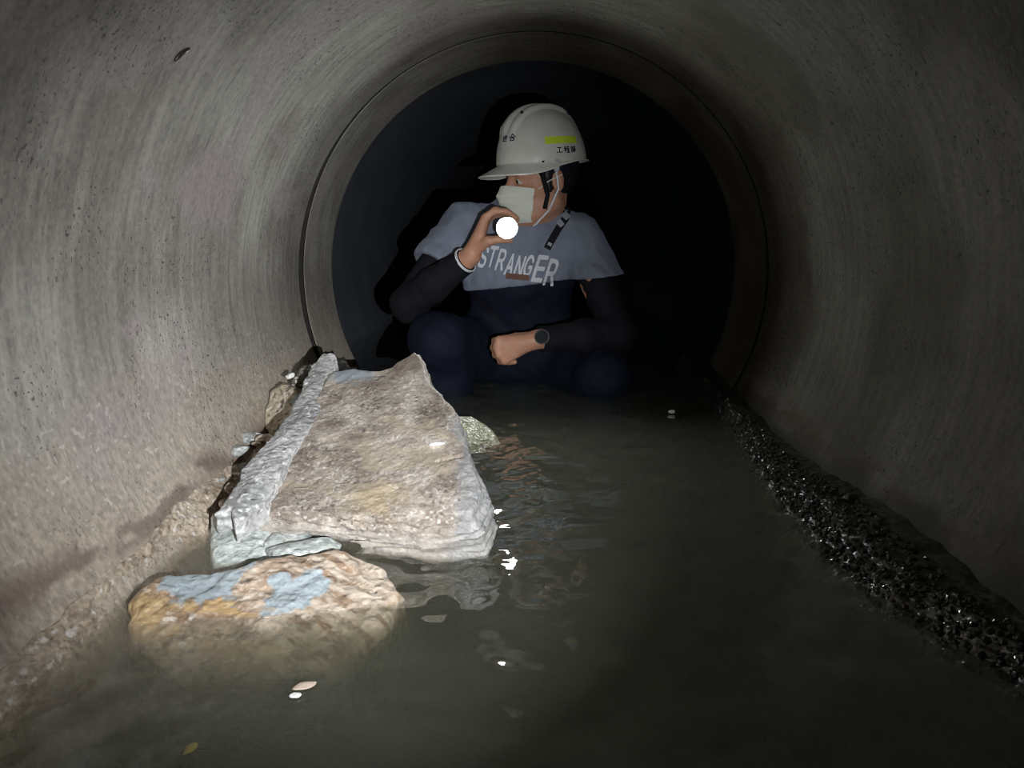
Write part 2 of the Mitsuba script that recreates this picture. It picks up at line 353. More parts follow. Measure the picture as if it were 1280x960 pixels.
rough('hair', (0.012, 0.012, 0.016), 0.5, 0.3)
rough('eye_white', (0.6, 0.58, 0.55), 0.2)
rough('collar_cloth', (0.20, 0.11, 0.13), 0.8)
rough('black_metal', (0.03, 0.03, 0.032), 0.3, 0.6)
rough('dark_glass', (0.02, 0.022, 0.025), 0.12, 0.6)
scene['mat_chrome'] = {'type': 'roughconductor', 'material': 'Al', 'alpha': 0.15}

# ------------------------------------------------------------------ pipe
def ring_surface(profile, sides=360, a0=np.pi):
    """profile (y, inner radius) revolved about the pipe axis; uv for the relief"""
    pr = np.asarray(profile, float)
    g = np.linspace(0, 2 * np.pi, sides + 1) + a0
    v = np.stack([pr[:, 1, None] * np.sin(g), np.broadcast_to(pr[:, 0, None], (len(pr), sides + 1)), AX + pr[:, 1, None] * np.cos(g)], -1)
    uv = np.stack(np.broadcast_arrays(g[None] * 0.6, np.r_[0, np.cumsum(np.hypot(*np.diff(pr, axis=0).T))][:, None]), -1)
    return trimesh.Trimesh(v.reshape(-1, 3), grid_faces(len(pr), sides + 1), process=False), uv.reshape(-1, 2)
def pipe(key, inner, thick, bsdf, smooth=True):
    ys = [q[0] for q in inner]
    prof = list(inner) + [(inner[-1][0], inner[-1][1] + thick), (inner[0][0], inner[0][1] + thick), inner[0]]
    m, uv = ring_surface(prof)
    # hard corners at the outer shell: faceted normals would show on the bore, so the normals are given
    scene[key] = ply(m, 'mat_' + bsdf, True, uv=uv)
JOINT = 1.978
GAP = lambda a: 0.012 + 0.036 * np.exp(-((np.mod(a, 2 * np.pi) - 4.75) / 0.6)**2) + 0.010 * np.exp(-((np.mod(a, 2 * np.pi) - 1.75) / 0.5)**2)   # the joint gapes at the left
def pipe_end(inner, thick, y_of):
    m, uv = ring_surface(inner + [(inner[-1][0], inner[-1][1] + thick), (inner[0][0], inner[0][1] + thick), inner[0]])
    a = np.arctan2(m.vertices[:, 0], m.vertices[:, 2] - AX)
    v = np.array(m.vertices)
    v[:, 1] = y_of(v[:, 1], a)
    return trimesh.Trimesh(v, m.faces, process=False), uv
near_in = [(y, R) for y in np.linspace(-1.7, JOINT - 0.003, 60)] + [(JOINT - 0.0015, R + 0.0008), (JOINT, R + 0.004), (JOINT, R + 0.02), (JOINT, R + 0.06)]
m, uv = pipe_end(near_in, 0.02, lambda y, a: y - np.clip((y - JOINT + 0.3) / 0.3, 0, 1) * GAP(a) / 2)
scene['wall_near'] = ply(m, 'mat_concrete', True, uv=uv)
LIP = 0.16  # bell lip added so the bore turns from the lamp and darkens softly
lip = [(2.27 + LIP * math.sin(t), R + LIP - LIP * math.cos(t)) for t in np.linspace(0, math.pi / 2, 16)]
mid_in = [(JOINT, R + 0.06), (JOINT, R + 0.02), (JOINT, R + 0.004), (JOINT + 0.0015, R + 0.0008)] + [(y, R) for y in np.linspace(JOINT + 0.003, 2.27, 16)] + lip[1:] + [(2.445, 0.86)]
m, uv = pipe_end(mid_in, 0.02, lambda y, a: y + np.clip((JOINT + 0.3 - y) / 0.3, 0, 1) * GAP(a) / 2)
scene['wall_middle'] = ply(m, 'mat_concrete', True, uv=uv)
pipe('wall_back', [(y, 0.80) for y in np.linspace(2.449, 12.0, 50)], 0.06, 'blue_lifted_concrete')  # bore widened so its wall falls dark behind the lip
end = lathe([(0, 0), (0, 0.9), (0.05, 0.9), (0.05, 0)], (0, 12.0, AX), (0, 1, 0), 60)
put('wall_end', end, 'blue_lifted_concrete')
g = np.linspace(0, 2 * np.pi, 480, endpoint=False)
bite = 0.004 * (meshkit.fbm(np.stack([np.cos(g) * 9, np.sin(g) * 9, g * 0], -1), 3, 4) - 0.5)
open_w = GAP(g)
jv = []
for yy, rr in ((0.0, 0.011), (0.75, 0.011), (0.80, 0.0015), (0.999, 0.0015), (0.999, 0.05), (0.0, 0.05), (0.0, 0.011)):
    r_ = R + rr + (bite if 0.002 < rr < 0.04 else 0)
    jv.append(np.stack([r_ * np.sin(g), JOINT - open_w / 2 + yy * open_w, AX + r_ * np.cos(g)], -1))
put('trim_1', trimesh.Trimesh(np.vstack(jv), grid_faces(7, 480, True), process=False), 'joint_mortar', 40)
for k, lab in (('wall_near', 'near concrete pipe section around the camera, brushed grey walls'), ('wall_middle', 'concrete pipe section beyond the joint line'),
               ('wall_back', 'pipe behind the worker, widened past an added lip to stay dark'), ('wall_end', 'dark far end of the pipe'), ('trim_1', 'dark joint ring between two pipe sections')):
    tag(k, lab, kind='structure')

# ------------------------------------------------------------------ water
def water_mesh():
    ys = np.r_[np.arange(-1.65, 0.35, 0.05), np.arange(0.35, 2.45, 0.005), np.arange(2.45, 11.9, 0.15)]
    n = 230
    rows = []
    for y in ys:
        r = (0.83 if y > 2.44 else 0.62) 
        hw = math.sqrt(r * r - (AX - WATER)**2)
        x = np.linspace(-hw, hw, n)
        rows.append(np.stack([x, x * 0 + y, x * 0 + WATER], -1))
    top = np.array(rows)
    P = top.copy()
    x, y = P[..., 0], P[..., 1]
    z = 0.0030 * (meshkit.noise(np.stack([x * 11, y * 9, x * 0], -1), 1) - 0.5) + 0.0037 * (meshkit.noise(np.stack([x * 26 + 5, y * 23, x * 0], -1), 2) - 0.5) \
        + (0.0006 + 0.0012 * np.exp(-((x + 0.03) / 0.10)**2 - ((y - 1.35) / 0.32)**2)) * (meshkit.noise(np.stack([x * 75, y * 60, x * 0], -1), 3) - 0.5)
    fade = np.clip((2.6 - y) / 0.3, 0.0, 1) * np.clip((y - 0.2) / 0.3, 0, 1)
    top[..., 2] += z * fade
    a = np.linspace(0, 1, 40)
    bot = []
    for row, yv in zip(top, ys):
        r = (0.83 if yv > 2.44 else 0.62)
        t0 = math.asin(row[-1, 0] / r)
        t = t0 + (-t0 - t0) * a
        bot.append(np.stack([r * np.sin(t), t * 0 + yv, AX - r * np.cos(t)], -1)[1:-1])
    ringv = np.concatenate([top, np.array(bot)], 1)
    m = ringv.shape[1]
    v = np.vstack([ringv.reshape(-1, 3), ringv[0].mean(0)[None], ringv[-1].mean(0)[None]])
    f = grid_faces(len(ys), m, True)
    j = np.arange(m); k = (j + 1) % m
    e = len(ys) * m
    f = np.vstack([f, np.stack([j * 0 + e, j, k], -1), np.stack([j * 0 + e + 1, e - m + k, e - m + j], -1)])
    return outward(v, f)
scene['water_murk'] = {'type': 'homogeneous', 'albedo': {'type': 'rgb', 'value': [0.42, 0.43, 0.35]}, 'sigma_t': {'type': 'rgb', 'value': [0.88, 0.92, 1.0]}, 'scale': 24.0,
                       'phase': {'type': 'hg', 'g': 0.3}}
put('water', water_mesh(), {'type': 'thindielectric', 'int_ior': 1.33}, True, interior={'type': 'ref', 'id': 'water_murk'})
tag('water', 'murky dark green-brown water along the bottom of the pipe', 'water', kind='stuff')

# ------------------------------------------------------------------ left silt and right bank
def bank(side, y0, y1, edge, top, rough_amp, seed, step=0.004, steep=0.0):
    """a deposit along the waterline: rows from inside the wall over its crest down under the water"""
    ys = np.arange(y0, y1, step)
    t = np.linspace(0, 1, 44)
    V = []
    for y in ys:
        e, tp = edge(y), top(y)
        wx = math.sqrt(R * R - (AX - tp)**2)
        mid = 0.45 + 0.25 * steep
        x = np.interp(t, [0, 0.12, 0.45, 0.8, 1], [wx + 0.025, wx - 0.002, (wx * (1 - mid) + e * mid), e, e - 0.045])
        z = np.interp(t, [0, 0.12, 0.45, 0.8, 1], [tp, tp, tp - (tp - WATER) * 0.35 * (1 - steep), WATER, WATER - 0.07])
        V.append(np.stack([side * x, x * 0 + y, z], -1))
    V = np.array(V)
    n = np.array([-side * 0.6, 0, 0.8])
    A = np.sin(np.pi * np.clip((t - 0.08) / 0.92, 0, 1))[None, :]
    d = rough_amp * 2 * (meshkit.fbm(V * 28, 4, seed) - 0.5) + rough_amp * 0.7 * (meshkit.noise(V * 150, seed + 3) - 0.5)
    V += (d * A)[..., None] * n
    toe = V[:, [-1]] * 1.0; toe[..., 0] -= side * 0.10; toe[..., 2] = WATER - 0.17
    bot = V[:, [0]] * 1.0; bot[..., 0] = side * 0.60; bot[..., 2] = WATER - 0.17
    V = np.concatenate([V, toe, bot], 1)
    m = V.shape[1]
    v = np.vstack([V.reshape(-1, 3), V[0].mean(0)[None], V[-1].mean(0)[None]])
    f = grid_faces(len(ys), m, True)
    j = np.arange(m); k = (j + 1) % m; e = len(ys) * m
    f = np.vstack([f, np.stack([j * 0 + e, j, k], -1), np.stack([j * 0 + e + 1, e - m + k, e - m + j], -1)])
    return outward(v, f), V
redge = lambda y: float(np.interp(y, [0.5, 0.70, 0.85, 0.95, 1.09, 1.2, 1.37, 1.6, 2.0, 2.4], [0.50, 0.472, 0.417, 0.405, 0.409, 0.41, 0.428, 0.455, 0.465, 0.45])) + 0.014 * (float(meshkit.fbm(np.array([y * 16, 1, 2.0]), 3, 2)) - 0.5)
rtop = lambda y: float(np.interp(y, [0.5, 0.75, 0.95, 1.12, 1.3, 1.6, 2.0, 2.4], [0.290, 0.306, 0.313, 0.314, 0.302, 0.298, 0.32, 0.34])) + 0.010 * (float(meshkit.fbm(np.array([y * 20, 7, 2.0]), 3, 5)) - 0.5)
rb, RV = bank(1, 0.55, 2.40, redge, rtop, 0.013, 11, 0.004, 1.0)
put('mud_bank', rb, 'bank_mud', True)
tag('mud_bank', 'dark wet gravelly mud bank glinting along the right waterline', 'mud', kind='stuff')
peb = []
for i in range(1500):
    a, b = rng.integers(0, len(RV) * 0.62), rng.integers(12, 37)
    c = RV[int(a), int(b)]
    s = rng.uniform(0.0022, 0.0062)
    m = trimesh.creation.icosphere(subdivisions=0)
    v = np.array(m.vertices) * rng.uniform(0.6, 1.3, 3) * s
    peb.append(trimesh.Trimesh(v @ spin(rng.uniform(0, 6), rng.uniform(0, 6)) + c, m.faces, process=False))
put('mud_bank__gravel', trimesh.util.concatenate(peb), 'wet_dark_stone', False)
tag('mud_bank__gravel', kind='stuff')
ledge = lambda y: float(np.interp(y, [0.45, 0.64, 0.8, 0.91, 1.05, 1.2, 1.4, 1.7, 2.0], [0.503, 0.496, 0.505, 0.515, 0.50, 0.485, 0.49, 0.505, 0.505])) + 0.012 * (float(meshkit.fbm(np.array([y * 14, 3, 1.0]), 3, 8)) - 0.5)
ltop = lambda y: float(np.interp(y, [0.45, 0.7, 0.85, 1.0, 1.2, 1.45, 1.7, 2.0], [0.292, 0.298, 0.312, 0.322, 0.318, 0.315, 0.30, 0.29])) + 0.024 * (float(meshkit.fbm(np.array([y * 12, 9, 1.0]), 3, 6)) - 0.5)
lb, LV = bank(-1, 0.45, 2.0, ledge, ltop, 0.006, 21)
put('silt_bank', lb, 'silt', True)
tag('silt_bank', 'tan silt and grit caked along the left waterline', 'silt', kind='stuff')

# ------------------------------------------------------------------ the stones
BIG = (([-0.392, 1.03, 0.327], [0.9753, -0.2019, 0.0901], [-0.1609, -0.3691, 0.9153]), [(-0.003, -0.006), (0.084, -0.007), (0.238, -0.024), (0.311, -0.009), (0.314, 0.038), (0.287, 0.1), (0.23, 0.212), (0.187, 0.282), (0.154, 0.334), (0.13, 0.395), (0.105, 0.428), (0.092, 0.407), (0.078, 0.373), (0.051, 0.359), (0.001, 0.369), (-0.038, 0.365), (-0.035, 0.3), (-0.028, 0.205), (-0.02, 0.082)])
big_cracks = [([(0.02, -0.008, -0.020), (0.09, -0.008, -0.026), (0.16, -0.016, -0.024), (0.20, -0.02, -0.022)], 0, 0.0032), ([(0.07, -0.006, -0.040), (0.15, -0.014, -0.046), (0.24, -0.016, -0.042), (0.32, 0.0, -0.040)], 0, 0.003),
              ([(0.14, -0.012, -0.060), (0.24, -0.016, -0.062), (0.31, -0.004, -0.058)], 0, 0.003), ([(0.24, 0.10, 0.0), (0.27, 0.11, -0.004), (0.31, 0.13, -0.02)], 0, 0.0028)]
put('broken_slab', slab_mesh(*BIG, 0.085, 0.003, rough=0.006, freq=16, strata=0.014, flare=0.10, seed=3, rnd=0.006, cracks=big_cracks, dents=[((0.06, -0.01, -0.060), (0.085, 0.05, 0.022))]), 'slab_stone', True)
tag('broken_slab', 'largest stone, a rough brown-grey slab with a peaked top and layered front edge in the water', 'stone slab')
FRONT = (([-0.465, 0.864, 0.31], [0.9765, 0.2145, -0.0191], [0.0904, -0.3275, 0.9405]), [(-0.022, -0.045), (0.003, -0.014), (0.066, -0.006), (0.121, 0.013), (0.21, 0.018), (0.269, -0.008), (0.291, -0.068), (0.267, -0.114), (0.222, -0.166), (0.139, -0.178), (0.049, -0.168), (-0.003, -0.109)])
put('sunken_stone', slab_mesh(*FRONT, 0.10, 0.003, rough=0.010, freq=15, strata=0.004, flare=0.15, seed=8, rnd=0.012), 'ochre_stone', True)
tag('sunken_stone', 'ochre stone with pale blue patches, half under water in front of the large slab', 'stone')
PALE = (([-0.481, 1.06, 0.311], [0.9909, -0.078, -0.1092], [0.0889, -0.2286, 0.9695]), [(-0.002, -0.001), (0.025, 0.034), (0.088, 0.039), (0.145, 0.004), (0.193, -0.05), (0.159, -0.078), (0.09, -0.103), (0.053, -0.11)])
put('pale_stone', slab_mesh(*PALE, 0.07, 0.003, rough=0.004, freq=18, flare=0.06, seed=5, rnd=0.012), 'pale_green_stone', True)
tag('pale_stone', 'pale green-white flat stone under the forked lower end of the long grey bar', 'stone')
LEAN = (([-0.502, 1.42, 0.323], [0.8545, -0.211, 0.4747], [-0.4919, -0.6225, 0.6087]), [(-0.035, 0.046), (-0.042, 0.091), (-0.027, 0.135), (0.007, 0.144), (0.043, 0.118), (0.078, 0.058), (0.11, 0.011), (0.091, -0.007), (0.041, -0.016), (0.0, -0.012)])
put('leaning_stone', slab_mesh(*LEAN, 0.035, 0.0025, rough=0.004, freq=22, seed=6, rnd=0.012, crown=0.008), 'cream_stone', True)
tag('leaning_stone', 'cream stone with black specks leaning on the left pipe wall behind the long grey bar', 'stone')
LEAF = (([-0.156, 1.62, 0.318], [0.848, -0.4038, -0.3432], [0.2241, -0.3137, 0.9227]), [(-0.03, -0.01), (0.007, 0.027), (0.042, 0.024), (0.076, 0.013), (0.115, -0.007), (0.085, -0.04), (0.042, -0.050), (-0.02, -0.06)])
put('flat_stone', slab_mesh(*LEAF, 0.05, 0.0025, rough=0.003, freq=25, flare=0.3, seed=4, rnd=0.006), 'olive_stone', True)
tag('flat_stone', 'olive flat stone sloping into the water behind the right edge of the large slab', 'stone')
DARK = (([-0.441, 1.5, 0.446], [0.92, -0.2628, -0.28], [0.20, -0.36, 0.90]), [(-0.018, 0.013), (-0.006, 0.061), (0.009, 0.093), (0.03, 0.075), (0.061, 0.055), (0.101, 0.062), (0.148, 0.024), (0.155, -0.04), (0.075, -0.05), (0.01, -0.04)])
put('wet_rock', slab_mesh(*DARK, 0.14, 0.003, rough=0.018, freq=26, flare=0.15, seed=9, rnd=0.008), 'wet_dark_stone', True)
tag('wet_rock', 'dark wet glinting rock behind the top edge of the large slab', 'stone')

def bar_mesh():
    top, bot = np.array([-0.402, 1.465, 0.468]), np.array([-0.416, 1.008, 0.334])
    ax = unit(bot - top); L = np.linalg.norm(bot - top)
    up = unit(np.array([0, -0.35, 0.93]) - ax * (ax @ np.array([0, -0.35, 0.93]))); sd = np.cross(ax, up)
    h = 0.003
    F = Field([-0.03, -0.06, -0.05], [L + 0.05, 0.06, 0.045], h)
    P = F.all()
    s, x, y = P[..., 0], P[..., 1], P[..., 2]
    k = np.clip(s / L, 0, 1)
    half = np.interp(k, [0, 0.08, 0.3, 0.45, 0.6, 0.85, 1], [0.012, 0.019, 0.022, 0.025, 0.024, 0.025, 0.028])
    cx = -0.013 * np.sin(np.pi * np.clip(k, 0, 1)) + 0.003 * np.sin(k * 11)
    d = np.maximum(np.abs(x - cx) - half, np.maximum(y - 0.014 + 0.25 * np.abs(x - cx), -y - 0.020))
    # lower end broken to a V, upper end blunt
    endl = np.maximum(L + 0.046 - 2.3 * np.abs(x + 0.008), np.where(x > 0.003, L + 0.012 + 0.35 * x, -1))
    d = np.maximum(d, np.maximum(s - endl, -s - 0.4 * x))
    F.D = d.astype(np.float32) - 0.003
    F.wrinkle(0.007, 26, 4, (0.5, 1, 1)).wrinkle(0.003, 80, 6, (0.6, 1, 1))
    m = surface_nets(F.D, F.lo, h)
    m.vertices = top + m.vertices @ np.stack([ax, sd, up])
    return outward(np.array(m.vertices), np.array(m.faces))
put('stone_bar', bar_mesh(), 'grey_bar_stone', True)
tag('stone_bar', 'long narrow pale grey stone bar lying down the left side of the large slab', 'stone bar')

singles = [
    ('grey_pebble', (-0.532, 1.375, 0.340), (0.030, 0.020, 0.011), 3, spin(0.3, 0.25, 0.2), 'grey_stone', 'small flat grey stone in the gap by the left wall below the leaning cream stone', 'stone'),
    ('white_pebble', (-0.499, 1.515, 0.432), (0.011, 0.009, 0.006), 4, spin(0.2, 0, -0.3), 'white_chip', 'white oval pebble sitting on top of the leaning cream stone', 'pebble'),
    ('slate_stone', (-0.470, 1.565, 0.405), (0.045, 0.03, 0.045), 5, spin(0.5, 0.4, 0), 'dark_stone', 'dark slate-blue stone against the wall behind the upper end of the grey bar', 'stone'),
    ('wedge_stone', (-0.372, 1.005, 0.288), (0.017, 0.017, 0.012), 6, None, 'grey_stone', 'small grey stone wedged under the left front edge of the large slab', 'stone'),
    ('rubble_stone', (-0.318, 0.975, 0.280), (0.055, 0.045, 0.024), 12, spin(0.4, 0.1, 0), 'pale_green_stone', 'pale mottled stone between the sunken ochre stone and the large slab', 'stone'),
    ('bank_stone', (0.480, 1.125, 0.292), (0.018, 0.018, 0.034), 8, spin(0.8, 0.2, 0.1), 'wet_dark_stone', 'dark wet upright stone standing out of the dark right bank by the wall', 'stone'),
]
for key, c, s, seed, ax, mat, lab, cat in singles:
    put(key, pebble(c, s, seed, ax), mat, True)
    tag(key, lab, cat)
CHIP = (-0.152, 1.107, 0.404)
chips = [('white_chip', CHIP, (0.015, 0.005, 0.004), spin(-0.35, 0.3, -0.2), 'white_chip', 'bright white elongated chip lying on the large slab', 'chip'),
         ('floating_scrap', (0.346, 1.85, 0.283), (0.011, 0.007, 0.005), spin(0.4), 'white_chip', 'small pale scrap on the dark water beyond the right side of the slab', 'scrap'),
         ('bark_scrap', (-0.232, 0.668, 0.281), (0.013, 0.006, 0.002), spin(0.3), 'pale_leaf', 'thin tan scrap floating in front of the sunken stone', 'scrap'),
         ('bark_scrap_001', (-0.236, 0.652, 0.281), (0.006, 0.004, 0.002), spin(0.1), 'white_chip', 'tiny white scrap floating just in front of the tan scrap', 'scrap'),
         ('yellow_leaf', (-0.312, 0.590, 0.268), (0.009, 0.005, 0.002), spin(1.2), 'yellow_leaf', 'yellow leaf bit sunk in the water at bottom left', 'leaf')]
for i, (key, c, s, ax, mat, lab, cat) in enumerate(chips):
    put(key, pebble(c, s, 31 + i, ax, 2), mat, True)
    tag(key, lab, cat)
# gravel heap between the bar and the wall: single stones
spots = []
gr = np.random.default_rng(19)
for i in range(34):
    y = gr.uniform(1.10, 1.40)
    x = gr.uniform(-0.535, -0.440)
    s = gr.uniform(0.006, 0.017)
    z = 0.300 + 0.045 * (y - 1.10) / 0.3 + 0.25 * (-(x + 0.45)) * 0.3 + gr.uniform(-0.006, 0.008)
    key = 'gravel_stone' if i == 0 else f'gravel_stone_{i:03d}'
    put(key, pebble((x, y, z), (s, s * gr.uniform(0.7, 1.2), s * gr.uniform(0.5, 0.9)), 60 + i, spin(gr.uniform(0, 6), gr.uniform(-.4, .4)), 2), ['brown_stone', 'dark_stone', 'grey_stone', 'silt'][i % 4], True)
    tag(key, 'small stone in the gravel heap between the long grey bar and the left wall', 'stone', 'stones of the gravel heap by the wall')
# what carries the pile under water and behind the slab
put('bed_stone', pebble((-0.33, 1.26, 0.25), (0.10, 0.13, 0.085), 15, None, 4), 'brown_stone', True)
tag('bed_stone', 'brown boulder under the large slab that props it up', 'stone')

# a slug-like scrap on the wall, upper left
def slug():
    c = np.array([-0.484, 1.085, 0.953]); nrm = unit([0.484, 0, -(0.953 - AX)]); tz = unit(np.cross(nrm, [0, 1, 0])); 
    if tz[2] < 0: tz = -tz
    t = np.linspace(-1, 1, 15)
    pts = [c + nrm * 0.001 + tz * (0.013 * a) + np.array([0, 1, 0]) * (0.009 * a + 0.004 * (1 - a * a) * -1) for a in t]
    return tube(pts, 0.0032 * np.sqrt(np.clip(1 - t**2, 0.05, 1)), 8)
put('slug', slug(), 'slug_skin', True)
tag('slug', 'small dark curled slug stuck on the upper left pipe wall', 'slug')
# ------------------------------------------------------------------ the worker
V = lambda *a: np.array(a, float)
HY, HP = math.radians(64), math.radians(5)                       # head turned to its right, bent a little down
f0 = V(-math.sin(HY), -math.cos(HY), 0)
HF = f0 * math.cos(HP) - V(0, 0, 1) * math.sin(HP)
HL = V(math.cos(HY), -math.sin(HY), 0)
HU = np.cross(HL, HF) * -1
if HU[2] < 0: HU = -HU
HC = V(0.022, 2.195, 0.868)
HFRAME = np.stack([HF, HL, HU])
hp = lambda f, l, u: HC + f * HF + l * HL + u * HU
RS, RE, RW = V(-0.205, 2.235, 0.735), V(-0.345, 2.105, 0.525), V(-0.160, 1.985, 0.662)
LS, LE, LW = V(0.130, 2.235, 0.705), V(0.236, 2.085, 0.450), V(0.012, 1.985, 0.446)
PEL, CHE, NECK = V(-0.035, 2.36, 0.37), V(-0.035, 2.265, 0.62), V(-0.025, 2.235, 0.765)
RH, RK, RF = V(-0.13, 2.36, 0.35), V(-0.255, 2.06, 0.430), V(-0.23, 2.19, 0.085)
LH, LK, LF = V(0.06, 2.36, 0.33), V(0.195, 2.10, 0.325), V(0.17, 2.33, 0.085)
TORCH = V(-0.066, 1.935, 0.732)
TDIR = unit(V(0.02, -1.0, -0.015))

def hand(F, wrist, knuckles, fingers, thumb, r=0.0088):
    for i, K in enumerate(knuckles):
        base = wrist + (K - wrist) * 0.12 + (np.mean(knuckles, 0) * 0)
        F.cap(base, K, 0.0165, 0.0115, 0.012)
    for i, ch in enumerate(fingers):
        F.chain([knuckles[i]] + list(ch), [0.0108, 0.0095, 0.0086, 0.0074], 0.004)
    F.chain(thumb, [0.015, 0.0125, 0.0098, 0.0082], 0.006)

def body():
    F = Field((-0.43, 1.86, -0.0), (0.33, 2.52, 1.03), 0.0038)
    # trunk
    F.ell(PEL, (0.145, 0.105, 0.11), k=0.05).ell((-0.035, 2.32, 0.50), (0.125, 0.085, 0.14), k=0.03).ell(CHE, (0.150, 0.098, 0.15), k=0.03)
    F.cap(V(-0.15, 2.24, 0.725), V(0.08, 2.24, 0.705), 0.062, 0.062, 0.05)
    F.cap(NECK - V(0, 0, 0.04), hp(-0.018, 0, -0.06), 0.060, 0.053, 0.035)
    G = F
    F = Field(G.lo, G.lo + G.h * (G.n - 1), G.h); F.n = G.n; F.D = np.full(G.n, 1.0, np.float32)
    for S, E_, W in ((RS, RE, RW), (LS, LE, LW)):
        F.cap(S, E_, 0.052, 0.040, 0.04).cap(E_, E_ + (W - E_) * 0.45, 0.042, 0.039, 0.02).cap(E_ + (W - E_) * 0.45, W, 0.039, 0.026, 0.02)
    F, G = G, F
    for H, K, A in ((RH, RK, RF), (LH, LK, LF)):
        F.cap(H, K, 0.085, 0.058, 0.05).cap(K, K + (A - K) * 0.4, 0.056, 0.056, 0.03).cap(K + (A - K) * 0.4, A, 0.056, 0.036, 0.03)
        F.cap(A + V(0, 0.03, -0.01), A + V(0, -0.16, -0.03), 0.034, 0.026, 0.03)
    # head
    F.ell(hp(-0.012, 0, 0.035), (0.098, 0.077, 0.098), HFRAME, 0.02)
    F.ell(hp(0.030, 0, -0.045), (0.060, 0.058, 0.070), HFRAME, 0.035)
    F.ell(hp(0.062, 0, -0.100), (0.028, 0.032, 0.022), HFRAME, 0.03)
    F.cap(hp(-0.01, 0.055, -0.065), hp(0.055, 0.025, -0.100), 0.016, 0.014, 0.03).cap(hp(-0.01, -0.055, -0.065), hp(0.055, -0.025, -0.100), 0.016, 0.014, 0.03)
    F.cap(hp(0.083, 0.03, 0.022), hp(0.083, -0.03, 0.022), 0.010, 0.010, 0.02)       # brow
    for s in (1, -1):
        F.ell(hp(0.064, s * 0.038, -0.032), (0.018, 0.018, 0.015), HFRAME, 0.015)     # cheek
        F.dent(hp(0.094, s * 0.031, 0.002), (0.014, 0.017, 0.011), HFRAME)
        F.ell(hp(0.078, s * 0.031, 0.001), (0.011, 0.014, 0.012), HFRAME, 0.004)     # eyelids over the eyeball
        F.ell(hp(-0.012, s * 0.078, -0.010), (0.019, 0.008, 0.031), HFRAME, 0.010)   # ear
        F.dent(hp(-0.008, s * 0.088, -0.008), (0.009, 0.006, 0.016), HFRAME)
    F.chain([hp(0.090, 0, 0.008), hp(0.108, 0, -0.028), hp(0.104, 0, -0.036)], [0.008, 0.012, 0.011], 0.012)
    F.ell(hp(0.100, 0.011, -0.036), (0.009, 0.007, 0.006), HFRAME, 0.006).ell(hp(0.100, -0.011, -0.036), (0.009, 0.007, 0.006), HFRAME, 0.006)
    F.ell(hp(0.088, 0, -0.062), (0.008, 0.022, 0.005), HFRAME, 0.006).ell(hp(0.087, 0, -0.071), (0.008, 0.019, 0.006), HFRAME, 0.005)
    F, G = G, F
    # right hand closed round the torch: palm left of the barrel, fingers over it, thumb below
    KN = [V(-0.121, 1.958, 0.757), V(-0.121, 1.977, 0.759), V(-0.121, 1.996, 0.757), V(-0.121, 2.014, 0.751)]
    FI = [(V(-0.097, 1.954, 0.775), V(-0.066, 1.956, 0.772), V(-0.042, 1.962, 0.757)), (V(-0.096, 1.975, 0.777), V(-0.064, 1.977, 0.771), V(-0.041, 1.980, 0.752)),
          (V(-0.097, 1.994, 0.775), V(-0.066, 1.996, 0.770), V(-0.042, 1.998, 0.752)), (V(-0.099, 2.012, 0.768), V(-0.070, 2.013, 0.765), V(-0.046, 2.014, 0.750))]
    hand(F, RW, KN, FI, [V(-0.140, 1.972, 0.682), V(-0.115, 1.955, 0.700), V(-0.086, 1.953, 0.704), V(-0.058, 1.957, 0.702)])
    # left hand hanging closed from the wrist, back of the hand to the front
    KN = [V(-0.088, 1.950, 0.448), V(-0.092, 1.946, 0.430), V(-0.086, 1.946, 0.411), V(-0.073, 1.950, 0.394)]
    FI = [(k + V(-0.012, 0.032, -0.006), k + V(0.012, 0.044, -0.010), k + V(0.026, 0.032, -0.008)) for k in KN]
    hand(F, LW, KN, FI, [LW + V(-0.022, 0.012, 0.004), V(-0.045, 1.985, 0.450), V(-0.075, 1.992, 0.446), V(-0.096, 1.990, 0.440)])
    hh = np.maximum(0.012 - np.abs(F.D - G.D), 0) / 0.012
    G.D = np.minimum(F.D, G.D) - hh * hh * 0.003
    return G.mesh(2)
put('person', body(), 'skin', True)
tag('person', 'worker crouching in the water in white helmet, face mask and grey T-shirt, shining a torch', 'person')

